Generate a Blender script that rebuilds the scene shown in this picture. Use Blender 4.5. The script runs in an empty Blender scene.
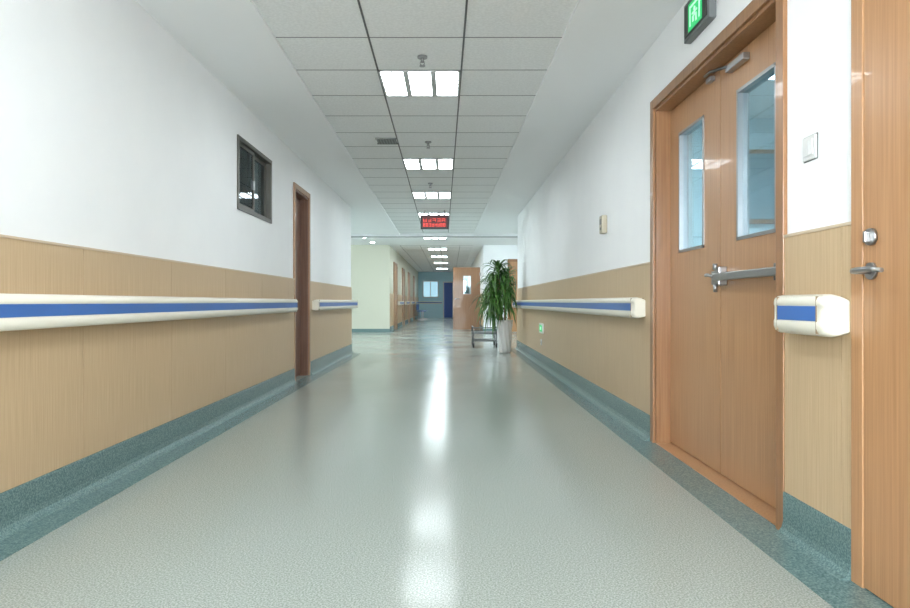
import bpy, bmesh, math, random
from mathutils import Vector, Matrix
random.seed(7)
scene = bpy.context.scene
scene.view_settings.view_transform = 'Standard'
scene.view_settings.look = 'None'
scene.view_settings.exposure = 1.42

# ------------------------------------------------------------ materials
def mk(name, col, rough=0.5, metal=0.0, emit=None, estr=0.0, spec=0.5, coat=0.0):
    m = bpy.data.materials.new(name); m.use_nodes = True
    b = m.node_tree.nodes['Principled BSDF']
    b.inputs['Base Color'].default_value = (*col, 1)
    b.inputs['Roughness'].default_value = rough
    b.inputs['Metallic'].default_value = metal
    b.inputs['Specular IOR Level'].default_value = spec
    b.inputs['Coat Weight'].default_value = coat
    if emit:
        b.inputs['Emission Color'].default_value = (*emit, 1)
        b.inputs['Emission Strength'].default_value = estr
    return m

def noise_mix(m, c1, c2, scale=(1,1,1), nscale=10, detail=4, lo=0.35, hi=0.65, bump=0.0, bdist=0.001):
    nt = m.node_tree; N = nt.nodes; L = nt.links
    b = N['Principled BSDF']
    tc = N.new('ShaderNodeTexCoord'); mp = N.new('ShaderNodeMapping')
    mp.inputs['Scale'].default_value = scale
    L.new(tc.outputs['Object'], mp.inputs['Vector'])
    n = N.new('ShaderNodeTexNoise'); n.inputs['Scale'].default_value = nscale
    n.inputs['Detail'].default_value = detail
    L.new(mp.outputs[0], n.inputs['Vector'])
    r = N.new('ShaderNodeValToRGB')
    r.color_ramp.elements[0].position = lo; r.color_ramp.elements[1].position = hi
    r.color_ramp.elements[0].color = (*c1, 1); r.color_ramp.elements[1].color = (*c2, 1)
    L.new(n.outputs['Fac'], r.inputs['Fac'])
    L.new(r.outputs['Color'], b.inputs['Base Color'])
    if bump > 0:
        bp = N.new('ShaderNodeBump'); bp.inputs['Strength'].default_value = bump
        bp.inputs['Distance'].default_value = bdist
        L.new(n.outputs['Fac'], bp.inputs['Height']); L.new(bp.outputs[0], b.inputs['Normal'])
    return m

M_wall = noise_mix(mk('wall_paint', (.84,.85,.84), .55), (.865,.875,.88), (.885,.895,.895), nscale=3)
M_cream = mk('wall_cream', (.60,.595,.48), .5)
M_blueroom = mk('wall_blue', (.52,.76,.84), .6)
M_sideroom = mk('wall_side_blue', (.66,.78,.82), .6)
M_ceil = mk('ceiling_gypsum', (.87,.88,.88), .6)
M_tile = noise_mix(mk('ceiling_tile_mat', (.8,.8,.78), .8), (.76,.77,.76), (.84,.85,.84), nscale=60)
M_tbar_shade = mk('tbar_gap_shade', (.12,.12,.12), .5)  # T-bars, coloured dark to stand for the shadow in the tile gaps
M_panel = noise_mix(mk('laminate_beech', (.6,.4,.2), .38), (.49,.345,.20), (.585,.43,.265), scale=(60,60,1.2), nscale=3.0, detail=6, lo=.3, hi=.7)
M_gap = mk('seam_dark', (.28,.20,.12), .7)
M_captrim = mk('panel_cap', (.59,.475,.345), .4)
M_door = noise_mix(mk('door_veneer', (.6,.25,.08), .32, coat=.15), (.385,.195,.085), (.515,.282,.137), scale=(40,40,.7), nscale=3.0, detail=7, lo=.28, hi=.72)
M_casing = noise_mix(mk('casing_veneer', (.5,.2,.07), .35, coat=.15), (.255,.120,.050), (.345,.175,.078), scale=(26,26,.7), nscale=3.0, detail=6, lo=.3, hi=.7)
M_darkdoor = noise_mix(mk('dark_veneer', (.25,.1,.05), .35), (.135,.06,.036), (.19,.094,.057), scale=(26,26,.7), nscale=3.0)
M_base = noise_mix(mk('vinyl_green', (.1,.2,.19), .25), (.073,.138,.138), (.20,.295,.288), nscale=150, detail=3, lo=.35, hi=.7)
M_rail = mk('rail_cream', (.72,.69,.59), .3)
M_blue = mk('rail_blue', (.05,.155,.46), .35)
M_steel = mk('brushed_steel', (.38,.38,.38), .35, 1.0)
M_steel_d = mk('dark_steel', (.18,.18,.18), .35, .9)
M_alu = mk('bronze_aluminium', (.10,.095,.08), .35, .6)
M_white = mk('white_plastic', (.66,.66,.65), .35)
M_beige = mk('beige_plastic', (.44,.39,.29), .4)
M_black = mk('black_plastic', (.02,.02,.022), .4)
M_dim = mk('dim_glass', (.22,.30,.33), .2)
M_grey = mk('grey_plastic', (.13,.14,.14), .4)
M_green = mk('exit_green', (.0,.22,.07), .4, emit=(.01,.50,.13), estr=.42)
M_greenlt = mk('exit_lit', (.5,.9,.6), .4, emit=(.45,1,.55), estr=.25)
M_red = mk('led_red', (.6,.04,.02), .4, emit=(1,.08,.06), estr=.5)
M_darkred = mk('led_board', (.06,.01,.01), .4, emit=(.3,.01,.01), estr=.05)
M_lamp = mk('lamp_diffuser', (1,1,1), .5, emit=(.875,.955,1.0), estr=11.5)
M_lampfar = mk('lamp_diffuser_far', (1,1,1), .5, emit=(.84,.955,1.0), estr=22)
M_fill = mk('fill_pane', (1,1,1), .5, emit=(.87,.94,1.0), estr=10)  # emissive pane of the added fill window behind the camera
M_fillh = mk('fill_pane_hall', (1,1,1), .5, emit=(.80,.94,1.0), estr=2.8)  # weaker emissive pane of the added hall fill windows
M_endglow = mk('end_glow_pane', (.4,.6,.7), .4, emit=(.45,.75,.9), estr=.3)  # faint glow added to lift the far end wall
M_lampf = mk('lamp_frame', (.50,.51,.51), .4)
M_pot = mk('pot_ceramic', (.64,.63,.60), .25)
M_soil = mk('soil', (.06,.04,.025), .9)
M_cane = mk('cane', (.25,.17,.09), .8)
M_leaf = noise_mix(mk('leaf', (.06,.2,.03), .4), (.022,.09,.014), (.095,.22,.04), nscale=6, lo=.3, hi=.7)
M_rubber = mk('rubber', (.03,.03,.03), .7)
M_bluedoor = mk('blue_door', (.02,.08,.34), .4)

# floor
M_floor = mk('vinyl_floor', (.5,.5,.42), .16, spec=.13)
nt = M_floor.node_tree; N = nt.nodes; L = nt.links; b = N['Principled BSDF']
tc = N.new('ShaderNodeTexCoord')
n1 = N.new('ShaderNodeTexNoise'); n1.inputs['Scale'].default_value = 170; n1.inputs['Detail'].default_value = 5
n2 = N.new('ShaderNodeTexNoise'); n2.inputs['Scale'].default_value = 1.1; n2.inputs['Detail'].default_value = 2
L.new(tc.outputs['Object'], n1.inputs['Vector']); L.new(tc.outputs['Object'], n2.inputs['Vector'])
r1 = N.new('ShaderNodeValToRGB')
e = r1.color_ramp.elements
e[0].position=.36; e[0].color=(.225,.252,.225,1); e[1].position=.64; e[1].color=(.43,.465,.43,1)
L.new(n1.outputs['Fac'], r1.inputs['Fac'])
L.new(r1.outputs['Color'], b.inputs['Base Color'])
mr = N.new('ShaderNodeMapRange'); mr.inputs['From Min'].default_value=.1; mr.inputs['From Max'].default_value=.9
mr.inputs['To Min'].default_value=.10; mr.inputs['To Max'].default_value=.23
L.new(n2.outputs['Fac'], mr.inputs['Value']); L.new(mr.outputs[0], b.inputs['Roughness'])
n3 = N.new('ShaderNodeTexNoise'); n3.inputs['Scale'].default_value = 5; n3.inputs['Detail'].default_value = 2
L.new(tc.outputs['Object'], n3.inputs['Vector'])
bp = N.new('ShaderNodeBump'); bp.inputs['Strength'].default_value=.14; bp.inputs['Distance'].default_value=.004
L.new(n3.outputs['Fac'], bp.inputs['Height']); L.new(bp.outputs[0], b.inputs['Normal'])

def glass(name, tint, gl=0.12, rough=.02):
    m = bpy.data.materials.new(name); m.use_nodes=True
    N=m.node_tree.nodes; L=m.node_tree.links; N.clear()
    o=N.new('ShaderNodeOutputMaterial'); mx=N.new('ShaderNodeMixShader')
    t=N.new('ShaderNodeBsdfTransparent'); t.inputs[0].default_value=(*tint,1)
    g=N.new('ShaderNodeBsdfGlossy'); g.inputs['Roughness'].default_value=rough
    g.inputs['Color'].default_value=(.9,.95,1,1)
    mx.inputs[0].default_value=gl
    L.new(t.outputs[0],mx.inputs[1]); L.new(g.outputs[0],mx.inputs[2]); L.new(mx.outputs[0],o.inputs[0])
    return m
M_glass = glass('door_glass', (.76,.87,.91), .18)
M_wglass = glass('window_glass', (.32,.38,.38), .12)

# ------------------------------------------------------------ builder
class B:
    def __init__(s, name, mats, parent=None):
        s.name=name; s.mats=mats; s.bm=bmesh.new(); s.parent=parent
    def box(s,x0,x1,y0,y1,z0,z1,m=0,bev=0):
        x0,x1=min(x0,x1),max(x0,x1); y0,y1=min(y0,y1),max(y0,y1); z0,z1=min(z0,z1),max(z0,z1)
        vs=[s.bm.verts.new(p) for p in [(x0,y0,z0),(x1,y0,z0),(x1,y1,z0),(x0,y1,z0),(x0,y0,z1),(x1,y0,z1),(x1,y1,z1),(x0,y1,z1)]]
        fs=[(0,3,2,1),(4,5,6,7),(0,1,5,4),(1,2,6,5),(2,3,7,6),(3,0,4,7)]
        F=[s.bm.faces.new([vs[i] for i in f]) for f in fs]
        for f in F: f.material_index=m
        if bev>0:
            es=list({e for f in F for e in f.edges})
            r=bmesh.ops.bevel(s.bm,geom=es,offset=bev,segments=2,affect='EDGES',profile=.6)
            for f in r['faces']: f.material_index=m
        return vs
    def cyl(s,c,r,h,axis='Z',m=0,seg=20,r2=None,smooth=True):
        r2=r if r2 is None else r2
        mat={'Z':Matrix.Identity(4),'X':Matrix.Rotation(math.pi/2,4,'Y'),'Y':Matrix.Rotation(math.pi/2,4,'X')}[axis]
        res=bmesh.ops.create_cone(s.bm,cap_ends=True,segments=seg,radius1=r,radius2=r2,depth=h,matrix=Matrix.Translation(c)@mat)
        for f in {f for v in res['verts'] for f in v.link_faces}:
            f.material_index=m; f.smooth = smooth and len(f.verts)==4
    def tube(s,pts,r,m=0,seg=10):
        pts=[Vector(p) for p in pts]; rings=[]
        up=Vector((0,0,1))
        for i,p in enumerate(pts):
            d=(pts[min(i+1,len(pts)-1)]-pts[max(i-1,0)]).normalized()
            a=d.cross(up)
            if a.length<.05: a=d.cross(Vector((0,1,0)))
            a.normalize(); c=d.cross(a).normalized()
            rr = r[i] if isinstance(r,(list,tuple)) else r
            rings.append([s.bm.verts.new(p+a*math.cos(t)*rr+c*math.sin(t)*rr) for t in [2*math.pi*k/seg for k in range(seg)]])
        for i in range(len(rings)-1):
            for k in range(seg):
                f=s.bm.faces.new([rings[i][k],rings[i][(k+1)%seg],rings[i+1][(k+1)%seg],rings[i+1][k]]); f.smooth=True; f.material_index=m
        for R in (rings[0],rings[-1]):
            f=s.bm.faces.new(R); f.material_index=m
    def rings(s,ringpts,m=0,smooth=True,cap=True,matf=None):
        R=[[s.bm.verts.new(p) for p in rp] for rp in ringpts]; n=len(R[0])
        for i in range(len(R)-1):
            for k in range(n):
                f=s.bm.faces.new([R[i][k],R[i][(k+1)%n],R[i+1][(k+1)%n],R[i+1][k]]); f.smooth=smooth; f.material_index=m if matf is None else matf(i,k)
        if cap:
            for r in (R[0],R[-1]):
                f=s.bm.faces.new(r); f.material_index=m
    def done(s):
        bmesh.ops.recalc_face_normals(s.bm,faces=s.bm.faces)
        me=bpy.data.meshes.new(s.name); s.bm.to_mesh(me); s.bm.free()
        for m in s.mats: me.materials.append(m)
        o=bpy.data.objects.new(s.name,me); scene.collection.objects.link(o)
        if s.parent: o.parent=s.parent
        return o
def empty(name, loc=(0,0,0)):
    o=bpy.data.objects.new(name,None); scene.collection.objects.link(o); o.empty_display_size=.2
    return o

# ------------------------------------------------------------ dims
H=.9; XL=-1.74; XR=1.31; ZC=2.60; T=.2
YB=-4.0; YL=11.78; YR=13.0; YH=20.0; YE=38.0
XFL=-1.80; XFR=1.0

# ------------------------------------------------------------ floor / ceiling
o=B('floor',[M_floor]); o.box(-7.2,6.2,YB-.2,YE+.2,-.1,0); o.done()
o=B('ceiling',[M_ceil]); o.box(-7.2,6.2,YB-.2,YE+.2,ZC,ZC+.1); o.done()

# ------------------------------------------------------------ walls with openings
def wallX(name,x0,x1,y0,y1,ops,mat):
    o=B(name,[mat]); y=y0
    for (a,b_,z0,z1) in sorted(ops):
        o.box(x0,x1,y,a,0,ZC)
        if z0>0: o.box(x0,x1,a,b_,0,z0)
        if z1<ZC: o.box(x0,x1,a,b_,z1,ZC)
        y=b_
    o.box(x0,x1,y,y1,0,ZC); return o.done()
D1=(2.66,4.27,0,2.13)
D0=(1.08,2.10,0,2.13)
DL=(7.49,8.21,0,2.17)
WL=(5.47,6.51,1.66,2.27)
wallX('wall_right',XR,XR+T,YB,YR,[D0,D1],M_wall)
wallX('wall_left',XL-T,XL,YB,YL,[DL,WL],M_wall)
o=B('wall_back',[M_wall]); o.box(XL-T,XR+T,YB-.2,YB,0,ZC); o.done()
# glowing windows added out of view as fill light: end of the corridor behind the camera, hall ends
def fill_window_y(name,x0,x1,y,s,z0,z1):
    d=empty(name)
    o=B('pane',[M_fill],d); o.box(x0,x1,y,y+s*.01,z0,z1); o.done()
    o=B('frame',[M_white],d); f=.05
    o.box(x0-f,x0,y,y+s*.04,z0-f,z1+f); o.box(x1,x1+f,y,y+s*.04,z0-f,z1+f); o.box(x0,x1,y,y+s*.04,z0-f,z0); o.box(x0,x1,y,y+s*.04,z1,z1+f)
    xm=(x0+x1)/2; o.box(xm-.02,xm+.02,y+s*.01,y+s*.03,z0,z1); o.done()
def fill_window_x(name,x,s,y0,y1,z0,z1):
    d=empty(name)
    o=B('pane',[M_fillh],d); o.box(x,x+s*.01,y0,y1,z0,z1); o.done()
    o=B('frame',[M_white],d); f=.05
    o.box(x,x+s*.04,y0-f,y0,z0-f,z1+f); o.box(x,x+s*.04,y1,y1+f,z0-f,z1+f); o.box(x,x+s*.04,y0,y1,z0-f,z0); o.box(x,x+s*.04,y0,y1,z1,z1+f)
    for k in (1,2):
        ym=y0+(y1-y0)*k/3; o.box(x+s*.01,x+s*.03,ym-.02,ym+.02,z0,z1)
    o.done()
fill_window_y('fill_window_back',-1.5,1.1,YB,1,.5,2.4)
fill_window_x('fill_window_hall_left',-7,1,13.0,18.6,.9,2.3)
fill_window_x('fill_window_hall_right',6,-1,14.0,19.0,.9,2.3)
# hall
o=B('wall_hall_left',[M_wall]); o.box(-7.2,-7,YL-.2,YH+.2,0,ZC); o.box(-7,XL-T,YL-.2,YL,0,ZC); o.done()
o=B('wall_hall_right',[M_wall]); o.box(6,6.2,YR-.2,YH+.2,0,ZC); o.box(XR+T,6,YR-.2,YR,0,ZC); o.done()
o=B('wall_hall_facing_left',[M_cream]); o.box(-7,XFL,YH,YH+.2,0,ZC); o.done()
o=B('wall_hall_facing_right',[M_wall]); o.box(XFR,6,YH,YH+.2,0,ZC); o.done()
o=B('wall_far_left',[M_cream]); o.box(XFL-T,XFL,YH+.2,YE,0,ZC); o.done()
o=B('wall_far_right',[M_wall]); o.box(XFR,XFR+T,YH+.2,YE,0,ZC); o.done()
o=B('wall_end',[M_blueroom]); o.box(XFL-T,XFR+T,YE,YE+.2,0,ZC); o.done()
# side room behind the double door
o=B('wall_side_room',[M_sideroom]); o.box(XR+T,4.7,6.2,6.4,0,ZC); o.box(4.5,4.7,.8,6.2,0,ZC); o.box(XR+T,4.7,.6,.8,0,ZC); o.done()
o=B('wall_store_room',[M_wall]); o.box(-4.2,-4,3.8,11.58,0,ZC); o.box(-4,XL-T,3.8,4,0,ZC); o.done()

# ------------------------------------------------------------ panelling + baseboard
def segs(y0,y1,ops):
    out=[];y=y0
    for a,b_ in sorted(ops):
        if a>y: out.append((y,a))
        y=b_
    if y1>y: out.append((y,y1))
    return out
def panelling(name,xw,sgn,y0,y1,ops,ph=0):
    o=B(name,[M_panel,M_gap,M_captrim])
    for a,b_ in segs(y0,y1,ops):
        o.box(xw,xw+sgn*.006,a,b_,.155,1.150,1)
        o.box(xw,xw+sgn*.016,a,b_,1.150,1.160,2)
        k=math.floor((a-ph)/1.0); y=a
        while y<b_-1e-4:
            k+=1; ny=min(b_,k*1.0+ph)
            if ny>y+.004: o.box(xw,xw+sgn*.012,y+.001,ny-.001,.155,1.150,0)
            y=max(y,ny)
    o.done()
def baseboard(name,xw,sgn,y0,y1,ops,strip=True,smin=None,smax=None):
    o=B(name,[M_base])
    prof=[(0,.165),(.016,.165),(.018,.155),(.018,.05),(.024,.028),(.036,.012),(.055,.004),(.055,0),(0,0)]
    for a,b_ in segs(y0,y1,ops):
        o.rings([[(xw+sgn*d,y,z) for d,z in prof] for y in (a,b_)],smooth=False)
    if strip: o.box(xw+sgn*.0,xw+sgn*.18,y0,y1,0,.003)
    o.done()
opL=[(DL[0]-.06,DL[1]+.06)]
opR=[(D0[0]-.06,D0[1]+.06),(D1[0]-.06,D1[1]+.06)]
panelling('trim_panelling_left',XL,1,YB,YL,opL,.16)
panelling('trim_panelling_right',XR,-1,YB,YR,opR,.22)
baseboard('baseboard_left',XL,1,YB,YL,opL)
baseboard('baseboard_right',XR,-1,YB,YR,opR)
panelling('trim_panelling_far_left',XFL,1,YH,YE,[(21.3,22.6),(25,26.3),(28.5,29.8),(32.5,33.8)])
baseboard('baseboard_far_left',XFL,1,YH,YE,[(21.3,22.6),(25,26.3),(28.5,29.8),(32.5,33.8)])
panelling('trim_panelling_far_right',XFR,-1,YH,YE,[])
baseboard('baseboard_far_right',XFR,-1,YH,YE,[])
o=B('baseboard_hall',[M_base])
o.box(-7,XFL,YH-.02,YH,0,.10); o.box(XFR,1.72,YH-.02,YH,0,.10); o.box(2.78,6,YH-.02,YH,0,.10)
o.done()

# ------------------------------------------------------------ ceiling grid
GX0=-1.104; GX1=.719
def sk(y): return -.011*(y-3.7) if y<17 else -.146
rows=[4.87+.6*k for k in range(-15,21)]
rows=[r for r in rows if r<16.8]
def quadbox(o,xa0,xb0,y0,xa1,xb1,y1,z0,z1,m):
    vs=[o.bm.verts.new(p) for p in [(xa0,y0,z0),(xb0,y0,z0),(xb1,y1,z0),(xa1,y1,z0),(xa0,y0,z1),(xb0,y0,z1),(xb1,y1,z1),(xa1,y1,z1)]]
    for f in [(0,3,2,1),(4,5,6,7),(0,1,5,4),(1,2,6,5),(2,3,7,6),(3,0,4,7)]:
        F=o.bm.faces.new([vs[i] for i in f]); F.material_index=m
o=B('ceiling_tiles',[M_tile,M_tbar_shade])
y0=rows[0]; y1=rows[-1]
quadbox(o,GX0+sk(y0),GX1+sk(y0),y0,GX0+sk(y1),GX1+sk(y1),y1,2.587,2.60,0)
cols=[GX0,-.512,.095,GX1]
for c in cols[1:3]:
    quadbox(o,c-.006+sk(y0),c+.006+sk(y0),y0,c-.006+sk(y1),c+.006+sk(y1),y1,2.583,2.590,1)
for r in rows:
    o.box(GX0+sk(r),GX1+sk(r),r-.004,r+.004,2.5855,2.590,1)
# far part
for r in [20.2+.6*k for k in range(0,30)]:
    o.box(XFL+.3,XFR-.3,r-.004,r+.004,2.597,2.60,1)
for c in (-1.5,-.9,-.3,.3):
    o.box(c-.005,c+.005,20.2,37.9,2.597,2.60,1)
o.done()
o=B('trim_soffit',[M_ceil])
ye=16.7
quadbox(o,XL,GX0+sk(YB),YB,XL,GX0+sk(YL),YL,2.568,2.60,0)
quadbox(o,-1.9,GX0+sk(YL),YL,-1.9,GX0+sk(ye),ye,2.568,2.60,0)
quadbox(o,GX1+sk(YB),XR,YB,GX1+sk(YR),XR,YR,2.568,2.60,0)
quadbox(o,GX1+sk(YR),XR,YR,GX1+sk(ye),XR,ye,2.568,2.60,0)
o.done()
o=B('trim_ceiling_beam',[M_ceil,M_steel_d]); o.box(-7,6,16.7,16.95,2.52,2.60,0); o.box(-7,6,16.68,16.70,2.51,2.53,1); o.done()

# ------------------------------------------------------------ troffers
def troffer(x,y,mat=M_lamp,w=.60,d=.590,z=2.583,name='ceiling_light'):
    o=B(name,[M_lampf,mat])
    x0=x-w/2; x1=x+w/2; y0=y-d/2; y1=y+d/2; f=.016; g=.040; zb=z-.006
    o.box(x0,x1,y0,y0+f,zb,z+.006,0); o.box(x0,x1,y1-f,y1,zb,z+.006,0)
    cw=(w-2*f-2*g)/3
    xs=x0+f
    o.box(x0,x0+f,y0,y1,zb,z+.006,0); o.box(x1-f,x1,y0,y1,zb,z+.006,0)
    for i in range(3):
        a=xs+i*(cw+g)
        o.box(a,a+cw,y0+f,y1-f,z,z+.004,1)
        if i<2: o.box(a+cw,a+cw+g,y0+f,y1-f,zb,z+.006,0)
        for k in range(1,6):
            yy=y0+f+(d-2*f)*k/6
            o.box(a,a+cw,yy-.0025,yy+.0025,z-.006,z+.001,0)
        xm=a+cw/2; o.box(xm-.002,xm+.002,y0+f,y1-f,z-.006,z+.001,0)
    o.done()
for yc in (-3.23,-.83,2.17,5.17,8.17,10.57,12.97):
    troffer(-.2085+sk(yc),yc)
for yc in (17.6,21.5,25,29,34): troffer(-.40,yc,M_lampfar,z=2.592)
for xx,yy in ((-3.6,14.3),(-5.6,16.5),(2.9,14.9)): troffer(xx,yy,M_lampfar,z=2.592)  # lamps added out of view to light the hall
troffer(3.0,2.6,M_lampfar,z=2.592); troffer(2.6,4.8,M_lampfar,z=2.592)  # unseen lamps added to light the room behind the double door
troffer(-3.0,5.2,M_lamp,z=2.592)

# downlights in hall
for xx,yy in ((-2.25,17.6),(-2.2,19.0),(2.0,18.7)):
    o=B('downlight',[M_white,M_lampfar]); o.cyl((xx,yy,2.594),.09,.012,m=0,seg=24); o.cyl((xx,yy,2.586),.06,.004,m=1,seg=24); o.done()

# sprinklers / detector / vent
for k,(xx,yy) in enumerate(((-.19,4.6),(-.23,7.05),(-.28,9.5))):
    o=B('ceiling_sprinkler',[M_steel,M_grey])
    o.cyl((xx,yy,2.580),.034,.012,m=0,seg=24)
    o.cyl((xx,yy,2.560),.011,.034,m=0,seg=12)
    o.tube([(xx-.012,yy,2.55),(xx-.016,yy,2.535),(xx,yy,2.522)],.003,0,6)
    o.tube([(xx+.012,yy,2.55),(xx+.016,yy,2.535),(xx,yy,2.522)],.003,0,6)
    o.cyl((xx,yy,2.520),.02,.004,m=0,seg=16); o.done()
o=B('ceiling_vent',[M_grey,M_black])
vx,vy=-.66,7.0
o.box(vx-.10,vx+.10,vy-.11,vy+.11,2.578,2.587,1)
for k in range(7): 
    x=vx-.088+k*.0293; o.box(x-.005,x+.005,vy-.11,vy+.11,2.573,2.580,0)
for s_ in (-1,1): o.box(vx-.11,vx+.11,vy+s_*.11-.006,vy+s_*.11+.006,2.573,2.587,0)
o.done()

# ------------------------------------------------------------ handrails
def handrail(xw,sgn,y0,y1,cap0=True,cap1=True,off=.012,dz=0):
    e_=empty('handrail')
    prof=[(0,.80),(.045,.790),(.066,.793),(.080,.803),(.086,.818),(.086,.838),(.083,.841),(.083,.893),(.086,.896),(.086,.908),(.082,.920),(.070,.929),(.05,.932),(.022,.925),(0,.915)]
    zc=.862
    o=B('rail_body',[M_rail],e_)
    st=[]
    def ring(y,s,sz): return [(xw+sgn*(off+d*s),y,dz+zc+(z-zc)*sz) for d,z in prof]
    if cap0: st+= [ring(y0,.80,.86),ring(y0+.006,.90,.94),ring(y0+.016,.97,.985),ring(y0+.03,1,1)]
    else: st+=[ring(y0,1,1)]
    if cap1: st+= [ring(y1-.03,1,1),ring(y1-.016,.97,.985),ring(y1-.006,.90,.94),ring(y1,.80,.86)]
    else: st+=[ring(y1,1,1)]
    o.rings(st,0,smooth=True)
    ob=o.done()
    o=B('blue_strip',[M_blue],e_)
    o.box(xw+sgn*(off+.080),xw+sgn*(off+.0865),y0+(.05 if cap0 else 0),y1-(.05 if cap1 else 0),dz+.842,dz+.892,0)
    o.done()
    o=B('cap_joint',[M_gap],e_)
    for yy,c in ((y0+.045,cap0),(y1-.045,cap1)):
        if c: o.box(xw+sgn*off,xw+sgn*(off+.0868),yy-.001,yy+.001,dz+.80,dz+.925,0)
    if len(o.bm.verts): o.done()
    else: o.bm.free()
handrail(XL,1,YB,7.27,False,True)
handrail(XL,1,8.40,11.95)
handrail(XR,-1,4.45,YR+.05)
handrail(XR,-1,2.175,2.53,dz=-.006)
handrail(XFL,1,22.7,24.9); handrail(XFL,1,26.4,28.4); handrail(XFL,1,29.9,32.4); handrail(XFL,1,33.9,37.8)
# end-wall rail
o=B('wall_rail_end',[M_blue,M_rail]); o.box(XFL,-.45,YE-.06,YE,.80,.93,1); o.box(XFL,-.45,YE-.065,YE-.058,.84,.89,0); o.box(.25,XFR,YE-.06,YE,.80,.93,1); o.box(.25,XFR,YE-.065,YE-.058,.84,.89,0); o.done()

# ------------------------------------------------------------ door_1 : double door (right)
d=empty('door_1')
xf=XR-.018
ya,yb,zt=D1[0],D1[1],D1[3]
o=B('casing',[M_casing,M_door],d)
o.box(xf,XR,ya-.06,ya,0,zt+.06,0,.003); o.box(xf,XR,yb,yb+.06,0,zt+.06,0,.003); o.box(xf,XR,ya,yb,zt,zt+.06,0,.003)
o.box(XR-.002,XR+T,ya,ya+.018,0,zt,0); o.box(XR-.002,XR+T,yb-.018,yb,0,zt,0); o.box(XR-.002,XR+T,ya+.018,yb-.018,zt-.018,zt,0)
o.box(XR-.004,XR+T,ya+.018,yb-.018,0,.006,1)
o.done()
xl=XR+.09; ym=(ya+yb)/2
def leaf(name,y0,y1,wy0,wy1,wz0=1.20,wz1=1.93):
    z0,z1=.012,zt-.022; t=.045
    o=B(name,[M_door,M_steel,M_gap],d)
    o.box(xl,xl+t,y0,wy0,z0,z1,0); o.box(xl,xl+t,wy1,y1,z0,z1,0)
    o.box(xl,xl+t,wy0,wy1,z0,wz0,0); o.box(xl,xl+t,wy0,wy1,wz1,z1,0)
    f=.016
    for (a,b_,c,e_) in ((wy0,wy0+f,wz0,wz1),(wy1-f,wy1,wz0,wz1),(wy0,wy1,wz0,wz0+f),(wy0,wy1,wz1-f,wz1)):
        o.box(xl-.005,xl+t+.006,a,b_,c,e_,1)
    o.done()
    g=B(name+'_glass',[M_glass],d); g.box(xl+.018,xl+.024,wy0+f,wy1-f,wz0+f,wz1-f,0); g.done()
leaf('leaf_near',ya+.020,ym-.003,2.865,3.265)
leaf('leaf_far',ym+.003,yb-.020,3.69,4.09)
# panic bar on near leaf
o=B('panic_bar',[M_steel,M_grey,M_steel_d],d)
o.box(xl-.045,xl,ym-.085,ym-.025,.985,1.080,0,.006)
o.box(xl-.03,xl-.004,ym+.0,ym+.05,.99,1.06,0,.004)
o.box(xl-.065,xl-.035,ya+.05,ym-.05,1.008,1.046,0,.006)
o.box(xl-.06,xl,ya+.05,ya+.12,.99,1.062,2,.006)
o.cyl((xl-.05,ym-.055,1.080),.012,.03,'Z',0)
o.cyl((xl-.05,ym-.055,.970),.010,.04,'Z',0)
o.tube([(xl-.05,ym-.03,1.03),(xl-.06,ym+.02,1.04),(xl-.055,ym+.06,1.04)],.009,0)
o.done()
o=B('door_closer',[M_steel,M_steel_d],d)
o.box(xl-.035,xl,ym-.34,ym-.14,2.035,2.068,0,.004)
o.tube([(xl-.035,ym-.16,2.06),(xl-.06,ym-.01,2.085),(xl-.045,ym+.10,2.10)],.007,1)
o.box(xl-.025,xl,ym+.07,ym+.14,2.07,2.095,0,.003)
o.done()
# internal window inside side room
o=B('window_2',[M_casing,M_dim,M_wglass])
o.box(2.50,3.6,6.15,6.2,1.62,2.30,0); o.box(2.55,3.55,6.14,6.155,1.66,2.26,1); o.box(3.03,3.06,6.13,6.15,1.66,2.26,0); o.done()

# ------------------------------------------------------------ door_2 : near right single door
d=empty('door_2'); ya,yb,zt=D0[0],D0[1],D0[3]
o=B('casing',[M_door],d)
o.box(xf,XR,ya-.06,ya,0,zt+.06,0,.003); o.box(xf,XR,yb,yb+.06,0,zt+.06,0,.003); o.box(xf,XR,ya,yb,zt,zt+.06,0,.003); o.done()
xl2=XR-.014
o=B('leaf',[M_door],d); o.box(xl2,xl2+.045,ya+.003,yb-.003,.008,zt-.003,0); o.done()
o=B('lever_handle',[M_steel],d)
o.cyl((xl2-.005,2.055,.995),.026,.010,'X',0,28)
o.cyl((xl2-.03,2.055,.995),.010,.05,'X',0)
o.tube([(xl2-.055,2.065,.995),(xl2-.060,2.04,.996),(xl2-.060,1.98,.998),(xl2-.056,1.925,.992)],[.009,.010,.008,.007],0,12)
o.cyl((xl2-.006,2.055,1.10),.026,.012,'X',0,28)
o.box(xl2-.028,xl2-.01,2.049,2.061,1.082,1.118,0,.004)
o.done()

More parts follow.
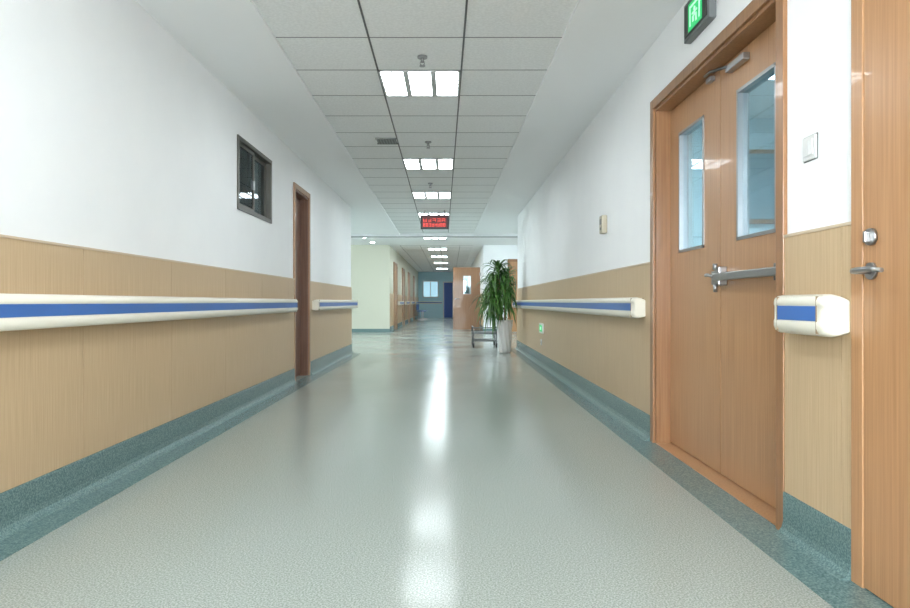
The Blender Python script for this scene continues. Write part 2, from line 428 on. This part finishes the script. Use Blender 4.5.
# ------------------------------------------------------------ door_3 : left door
d=empty('door_3'); ya,yb,zt=DL[0],DL[1],DL[3]; xg=XL+.018
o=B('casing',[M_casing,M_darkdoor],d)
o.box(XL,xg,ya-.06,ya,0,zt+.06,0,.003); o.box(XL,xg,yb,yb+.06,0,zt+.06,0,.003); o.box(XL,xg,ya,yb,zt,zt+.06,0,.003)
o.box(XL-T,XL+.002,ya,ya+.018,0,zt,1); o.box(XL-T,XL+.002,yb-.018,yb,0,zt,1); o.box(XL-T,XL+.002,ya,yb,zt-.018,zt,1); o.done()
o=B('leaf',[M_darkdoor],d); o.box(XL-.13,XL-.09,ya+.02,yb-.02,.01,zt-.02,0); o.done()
o=B('lever_handle',[M_steel],d); o.cyl((XL-.085,ya+.09,1.0),.025,.01,'X',0); o.tube([(XL-.085,ya+.09,1.0),(XL-.05,ya+.09,1.0),(XL-.045,ya+.2,1.0)],.009,0); o.done()

# ------------------------------------------------------------ window_1 : left wall
d=empty('window_1'); ya,yb,z0,z1=WL
o=B('frame',[M_alu],d); f=.035
xo,xi=XL-.09,XL+.012
o.box(xo,xi,ya,ya+f,z0,z1,0,.002); o.box(xo,xi,yb-f,yb,z0,z1,0,.002); o.box(xo,xi,ya+f,yb-f,z0,z0+f,0,.002); o.box(xo,xi,ya+f,yb-f,z1-f,z1,0,.002)
ymid=(ya+yb)/2
def sash(x,a,b_):
    g=.028
    o.box(x,x+.022,a,a+g,z0+f,z1-f); o.box(x,x+.022,b_-g,b_,z0+f,z1-f); o.box(x,x+.022,a+g,b_-g,z0+f,z0+f+g); o.box(x,x+.022,a+g,b_-g,z1-f-g,z1-f)
sash(XL-.035,ya+f,ymid+.02); sash(XL-.065,ymid-.02,yb-f)
o.done()
o=B('pane_near',[M_wglass],d); o.box(XL-.026,XL-.022,ya+f+.028,ymid-.008,z0+f+.028,z1-f-.028); o.done()
o=B('pane_far',[M_wglass],d); o.box(XL-.056,XL-.052,ymid+.008,yb-f-.028,z0+f+.028,z1-f-.028); o.done()
o=B('latch',[M_steel],d); o.box(XL-.022,XL-.004,ymid-.015,ymid+.01,1.9,1.98,0,.004); o.done()

# ------------------------------------------------------------ far doors
def far_door(nm,ya,yb,xw=XFL,sgn=1,zt=2.1):
    d=empty(nm)
    o=B('casing',[M_casing],d)
    o.box(xw,xw+sgn*.03,ya,ya+.08,0,zt+.08); o.box(xw,xw+sgn*.03,yb-.08,yb,0,zt+.08); o.box(xw,xw+sgn*.03,ya+.08,yb-.08,zt,zt+.08); o.done()
    o=B('leaf',[M_door],d); o.box(xw,xw+sgn*.015,ya+.08,yb-.08,.01,zt); o.done()
    o=B('lever_handle',[M_steel],d); o.cyl((xw+sgn*.02,ya+.16,1.0),.025,.012,'X'); o.tube([(xw+sgn*.02,ya+.16,1),(xw+sgn*.06,ya+.16,1),(xw+sgn*.06,ya+.28,1)],.009); o.done()
for i,(a,b_) in enumerate(((21.3,22.6),(25,26.3),(28.5,29.8),(32.5,33.8))): far_door('door_%d'%(i+4),a,b_)
# hall facing door (right)
d=empty('door_8'); o=B('casing',[M_casing],d)
o.box(1.72,1.80,YH-.03,YH,0,2.18); o.box(2.70,2.78,YH-.03,YH,0,2.18); o.box(1.80,2.70,YH-.03,YH,2.1,2.18); o.done()
o=B('leaf',[M_door],d); o.box(1.80,2.70,YH-.015,YH,.01,2.1); o.done()
# open leaf standing across right half of far corridor
d=empty('door_9')
o=B('leaf',[M_casing,M_steel],d)
y=21.6; X0,X1=.10,.97; wx0,wx1,wz0,wz1=.42,.68,1.15,1.75
o.box(X0,wx0,y,y+.045,.01,2.02); o.box(wx1,X1,y,y+.045,.01,2.02); o.box(wx0,wx1,y,y+.045,.01,wz0); o.box(wx0,wx1,y,y+.045,wz1,2.02)
for a,b_,c,e_ in ((wx0,wx0+.02,wz0,wz1),(wx1-.02,wx1,wz0,wz1),(wx0,wx1,wz0,wz0+.02),(wx0,wx1,wz1-.02,wz1)): o.box(a,b_,y-.006,y+.05,c,e_,1)
o.done()
o=B('pane',[M_glass],d); o.box(wx0+.02,wx1-.02,y+.02,y+.026,wz0+.02,wz1-.02); o.done()
o=B('hinges',[M_steel],d)
for z in (.25,1.0,1.8): o.cyl((.985,y+.02,z),.012,.1,'Z'); o.box(.95,.99,y-.003,y,z-.05,z+.05)
o.done()
o=B('lever_handle',[M_steel],d); o.cyl((.18,y-.006,1.0),.026,.012,'Y'); o.tube([(.18,y,1.0),(.18,y-.05,1.0),(.30,y-.05,1.0)],.01); o.done()
# end door
d=empty('door_10'); o=B('casing',[M_bluedoor,M_white],d)
o.box(-.40,-.34,YE-.03,YE,0,2.06,1); o.box(.14,.20,YE-.03,YE,0,2.06,1); o.box(-.34,.14,YE-.03,YE,2.0,2.06,1); o.done()
o=B('leaf',[M_bluedoor],d); o.box(-.34,.14,YE-.02,YE,.01,2.0); o.done()
# glowing window added to brighten the end wall
o=B('glow_window_end',[M_white,M_endglow]); o.box(-1.55,-.65,YE-.04,YE,1.15,2.1,0); o.box(-1.50,-1.12,YE-.045,YE-.03,1.2,2.05,1); o.box(-1.08,-.70,YE-.045,YE-.03,1.2,2.05,1); o.done()

# ------------------------------------------------------------ waiting bench far left
o=B('waiting_bench',[M_blue,M_steel])
for i in range(4):
    y=33.9+i*.55
    o.box(-1.66,-1.22,y,y+.48,.42,.455,0,.012)
    o.box(-1.70,-1.665,y,y+.48,.48,.78,0,.012)
o.box(-1.46,-1.40,33.85,36.1,.37,.42,1)
for y in (34.1,35.85):
    o.box(-1.45,-1.41,y,y+.04,.03,.37,1); o.box(-1.66,-1.20,y,y+.04,0,.03,1); o.tube([(-1.63,y+.02,.03),(-1.68,y+.02,.5)],.015,1)
o.done()

# ------------------------------------------------------------ switch, thermostat, floor exit light
o=B('light_switch',[M_white,M_grey]); y=2.43; z=1.458; x=XR
o.box(x-.010,x,y-.043,y+.043,z-.043,z+.043,0,.004)
o.box(x-.014,x-.009,y-.030,y-.002,z-.028,z+.028,0,.002); o.box(x-.0135,x-.009,y+.002,y+.030,z-.028,z+.028,0,.002)
o.box(x-.003,x,y-.046,y+.046,z-.046,z+.046,1); o.done()
o=B('wall_thermostat',[M_beige,M_grey]); y=5.63; z=1.55
o.box(x-.045,x,y-.05,y+.05,z-.075,z+.075,0,.008); o.box(x-.048,x-.044,y-.03,y+.03,z+.0,z+.045,1); o.cyl((x-.047,y,z-.035),.012,.006,'X',1); o.done()
o=B('emergency_floor_light',[M_white,M_green,M_greenlt]); y=9.44; z=.53
xx=x-.012
o.box(xx-.02,xx,y-.17,y+.17,z-.07,z+.07,0,.005); o.box(xx-.022,xx-.019,y-.13,y+.13,z-.045,z+.045,1); o.box(xx-.024,xx-.021,y-.05,y+.05,z-.02,z+.02,2); o.done()
o=B('wall_outlet',[M_white,M_grey]); y=9.5; z=.33
o.box(xx-.010,xx,y-.043,y+.043,z-.043,z+.043,0,.004)
for a in (-.014,.014): o.box(xx-.011,xx-.009,y+a-.003,y+a+.003,z-.01,z+.01,1)
o.done()

# ------------------------------------------------------------ exit sign
d=empty('exit_sign'); y0,y1=3.29,3.64; z0,z1=2.30,2.505
o=B('housing',[M_grey,M_steel_d],d); o.box(XR-.040,XR,y0,y1,z0,z1,0,.006); o.done()
o=B('face',[M_black,M_green,M_greenlt],d)
xs=XR-.040
o.box(xs-.003,xs,y0+.02,y1-.02,z0+.02,z1-.02,0)
gy0,gy1=y0+.08,y1-.08
o.box(xs-.005,xs-.002,gy0,gy1,z0+.03,z1-.03,1)
yc=(gy0+gy1)/2
o.box(xs-.007,xs-.004,yc-.07,yc-.058,z0+.05,z1-.05,2); o.box(xs-.007,xs-.004,yc-.07,yc+.07,z1-.062,z1-.05,2); o.box(xs-.007,xs-.004,yc+.058,yc+.07,z0+.05,z1-.05,2)
o.cyl((xs-.006,yc,z1-.085),.012,.003,'X',2)
o.box(xs-.007,xs-.004,yc-.012,yc+.012,z0+.085,z1-.10,2)
o.box(xs-.007,xs-.004,yc-.035,yc+.035,z0+.10,z0+.11,2)
o.box(xs-.007,xs-.004,yc-.03,yc-.012,z0+.05,z0+.09,2); o.box(xs-.007,xs-.004,yc+.01,yc+.03,z0+.06,z0+.09,2)
o.done()

# ------------------------------------------------------------ red LED sign
d=empty('led_sign'); y=12.3; xa,xb=-.54,-.02; z0,z1=2.24,2.50
o=B('housing',[M_black,M_darkred],d); o.box(xa,xb,y,y+.06,z0,z1,0,.006); o.box(xa+.03,xb-.03,y-.003,y,z0+.03,z1-.03,1); o.done()
o=B('hangers',[M_steel],d); 
for xx in (xa+.08,xb-.08): o.cyl((xx,y+.03,2.545),.008,.09,'Z')
o.done()
o=B('led_text',[M_red],d)
for row,(n_,cw_) in enumerate(((8,.05),(5,.082))):
    zz=z0+.045+row*.085
    for c in range(n_):
        cx=xa+.05+c*cw_*(1.04 if row else 1.05)
        wd=cw_*.72
        for k in range(3):
            if random.random()<.7: o.box(cx,cx+wd,y-.006,y-.003,zz+k*.028,zz+k*.028+.007)
        for k in range(2):
            if random.random()<.7: o.box(cx+k*(wd-.007),cx+k*(wd-.007)+.007,y-.006,y-.003,zz,zz+.06)
o.done()

# ------------------------------------------------------------ potted plant
d=empty('potted_plant'); px,py=.97,11.9
o=B('pot',[M_pot],d)
hs=[(0,.090),(.02,.100),(.15,.110),(.30,.122),(.45,.133),(.53,.140),(.55,.148),(.575,.150),(.58,.140),(.56,.130),(.50,.125)]
n=64; rr=[]
fine=[]
for i in range(len(hs)-1):
    for t in range(4 if i in (1,2,3,4) else 1):
        a=t/(4 if i in (1,2,3,4) else 1)
        fine.append((hs[i][0]*(1-a)+hs[i+1][0]*a,hs[i][1]*(1-a)+hs[i+1][1]*a,i))
fine.append((*hs[-1],10))
for z,r,i in fine:
    amp=.06 if 1<=i<=4 else 0.0
    rr.append([(px+r*(1+amp*math.sin(9*th+z*14))*math.cos(th),py+r*(1+amp*math.sin(9*th+z*14))*math.sin(th),z) for th in [2*math.pi*k/n for k in range(n)]])
o.rings(rr,0); o.done()
o=B('soil',[M_soil],d); o.cyl((px,py,.515),.118,.02,seg=32); o.done()
canes=[(px-.12,py-.02,1.52,.50),(px+.03,py+.03,1.40,.50),(px-.20,py+.02,1.24,.54),(px+.0,py-.06,1.12,.46),(px-.22,py-.04,1.0,.54)]
o=B('canes',[M_cane],d)
for cx,cy,ch,_ in canes: o.tube([(px+(cx-px)*.35,py+(cy-py)*.6,.51),(px+(cx-px)*.7,cy,.51+(ch-.51)*.5),(cx,cy,ch)],.018)
o.done()
o=B('foliage',[M_leaf],d)
def blade(p,az,Ln,w,up,droop,reach):
    ns=9; prev=None; ca,sa=math.cos(az),math.sin(az)
    side=Vector((-sa,ca,0))
    for i in range(ns+1):
        t=i/ns
        r=Ln*reach*(t-.18*t*t); z=Ln*(up*t-droop*t*t)
        c=Vector((p[0]+ca*r,p[1]+sa*r,p[2]+z))
        c.x=min(c.x,1.17)
        ww=w*math.sin(math.pi*(.12+.88*t)**.8)*.5+.001
        row=[o.bm.verts.new(c+side*ww),o.bm.verts.new(c+Vector((0,0,-ww*.4))),o.bm.verts.new(c-side*ww)]
        if prev:
            for k in (0,1):
                f=o.bm.faces.new([prev[k],prev[k+1],row[k+1],row[k]]); f.smooth=True
        prev=row
for cx,cy,ch,L0 in canes:
    for i in range(85):
        zz=ch-random.random()*.34
        q=(ch-zz)/.34
        az=random.uniform(0,6.283)
        dr=random.uniform(.75,1.25)*(.7+.5*q)
        if math.cos(az)>.1: dr=min(dr,1.15)
        blade((cx,cy,zz),az,random.uniform(.85,1.25)*L0,random.uniform(.032,.05),
              random.uniform(.7,1.0)*(1-.5*q),dr,random.uniform(.42,.82))
o.done()

# ------------------------------------------------------------ low wheeled trolley
o=B('wheeled_trolley',[M_steel_d,M_rubber,M_grey])
tx0,tx1,ty0,ty1=.44,.94,13.2,13.9
o.box(tx0,tx1,ty0,ty1,.27,.30,2,.004)
o.box(tx0+.03,tx1-.03,ty0+.03,ty1-.03,.12,.145,2,.003)
for x_ in (tx0+.025,tx1-.025):
    for y_ in (ty0+.025,ty1-.025):
        o.cyl((x_,y_,.19),.016,.22,'Z',0); o.cyl((x_,y_,.045),.045,.03,'X',1); o.box(x_-.02,x_+.02,y_-.014,y_+.014,.05,.10,0)
o.tube([(tx0+.02,ty0+.03,.30),(tx0+.02,ty0+.03,.40),(tx0+.02,ty1-.03,.40),(tx0+.02,ty1-.03,.30)],.014,0)
o.tube([(tx0+.02,ty0+.03,.39),(tx1-.02,ty0+.03,.39)],.012,0)
o.tube([(tx1-.02,ty0+.03,.30),(tx1-.02,ty0+.03,.40),(tx1-.02,ty1-.03,.40),(tx1-.02,ty1-.03,.30)],.014,0)
o.done()

# ------------------------------------------------------------ world + camera
w=bpy.data.worlds.new('world'); scene.world=w; w.use_nodes=True
w.node_tree.nodes['Background'].inputs[0].default_value=(.8,.9,1,1); w.node_tree.nodes['Background'].inputs[1].default_value=.3
cam=bpy.data.cameras.new('camera'); co=bpy.data.objects.new('camera',cam); scene.collection.objects.link(co)
co.location=(0,0,H); co.rotation_euler=(math.pi/2,0,0)
cam.sensor_width=36; cam.lens=36*670/910; cam.shift_x=5/910; cam.shift_y=-2/910; cam.clip_start=.05; cam.clip_end=200
scene.camera=co
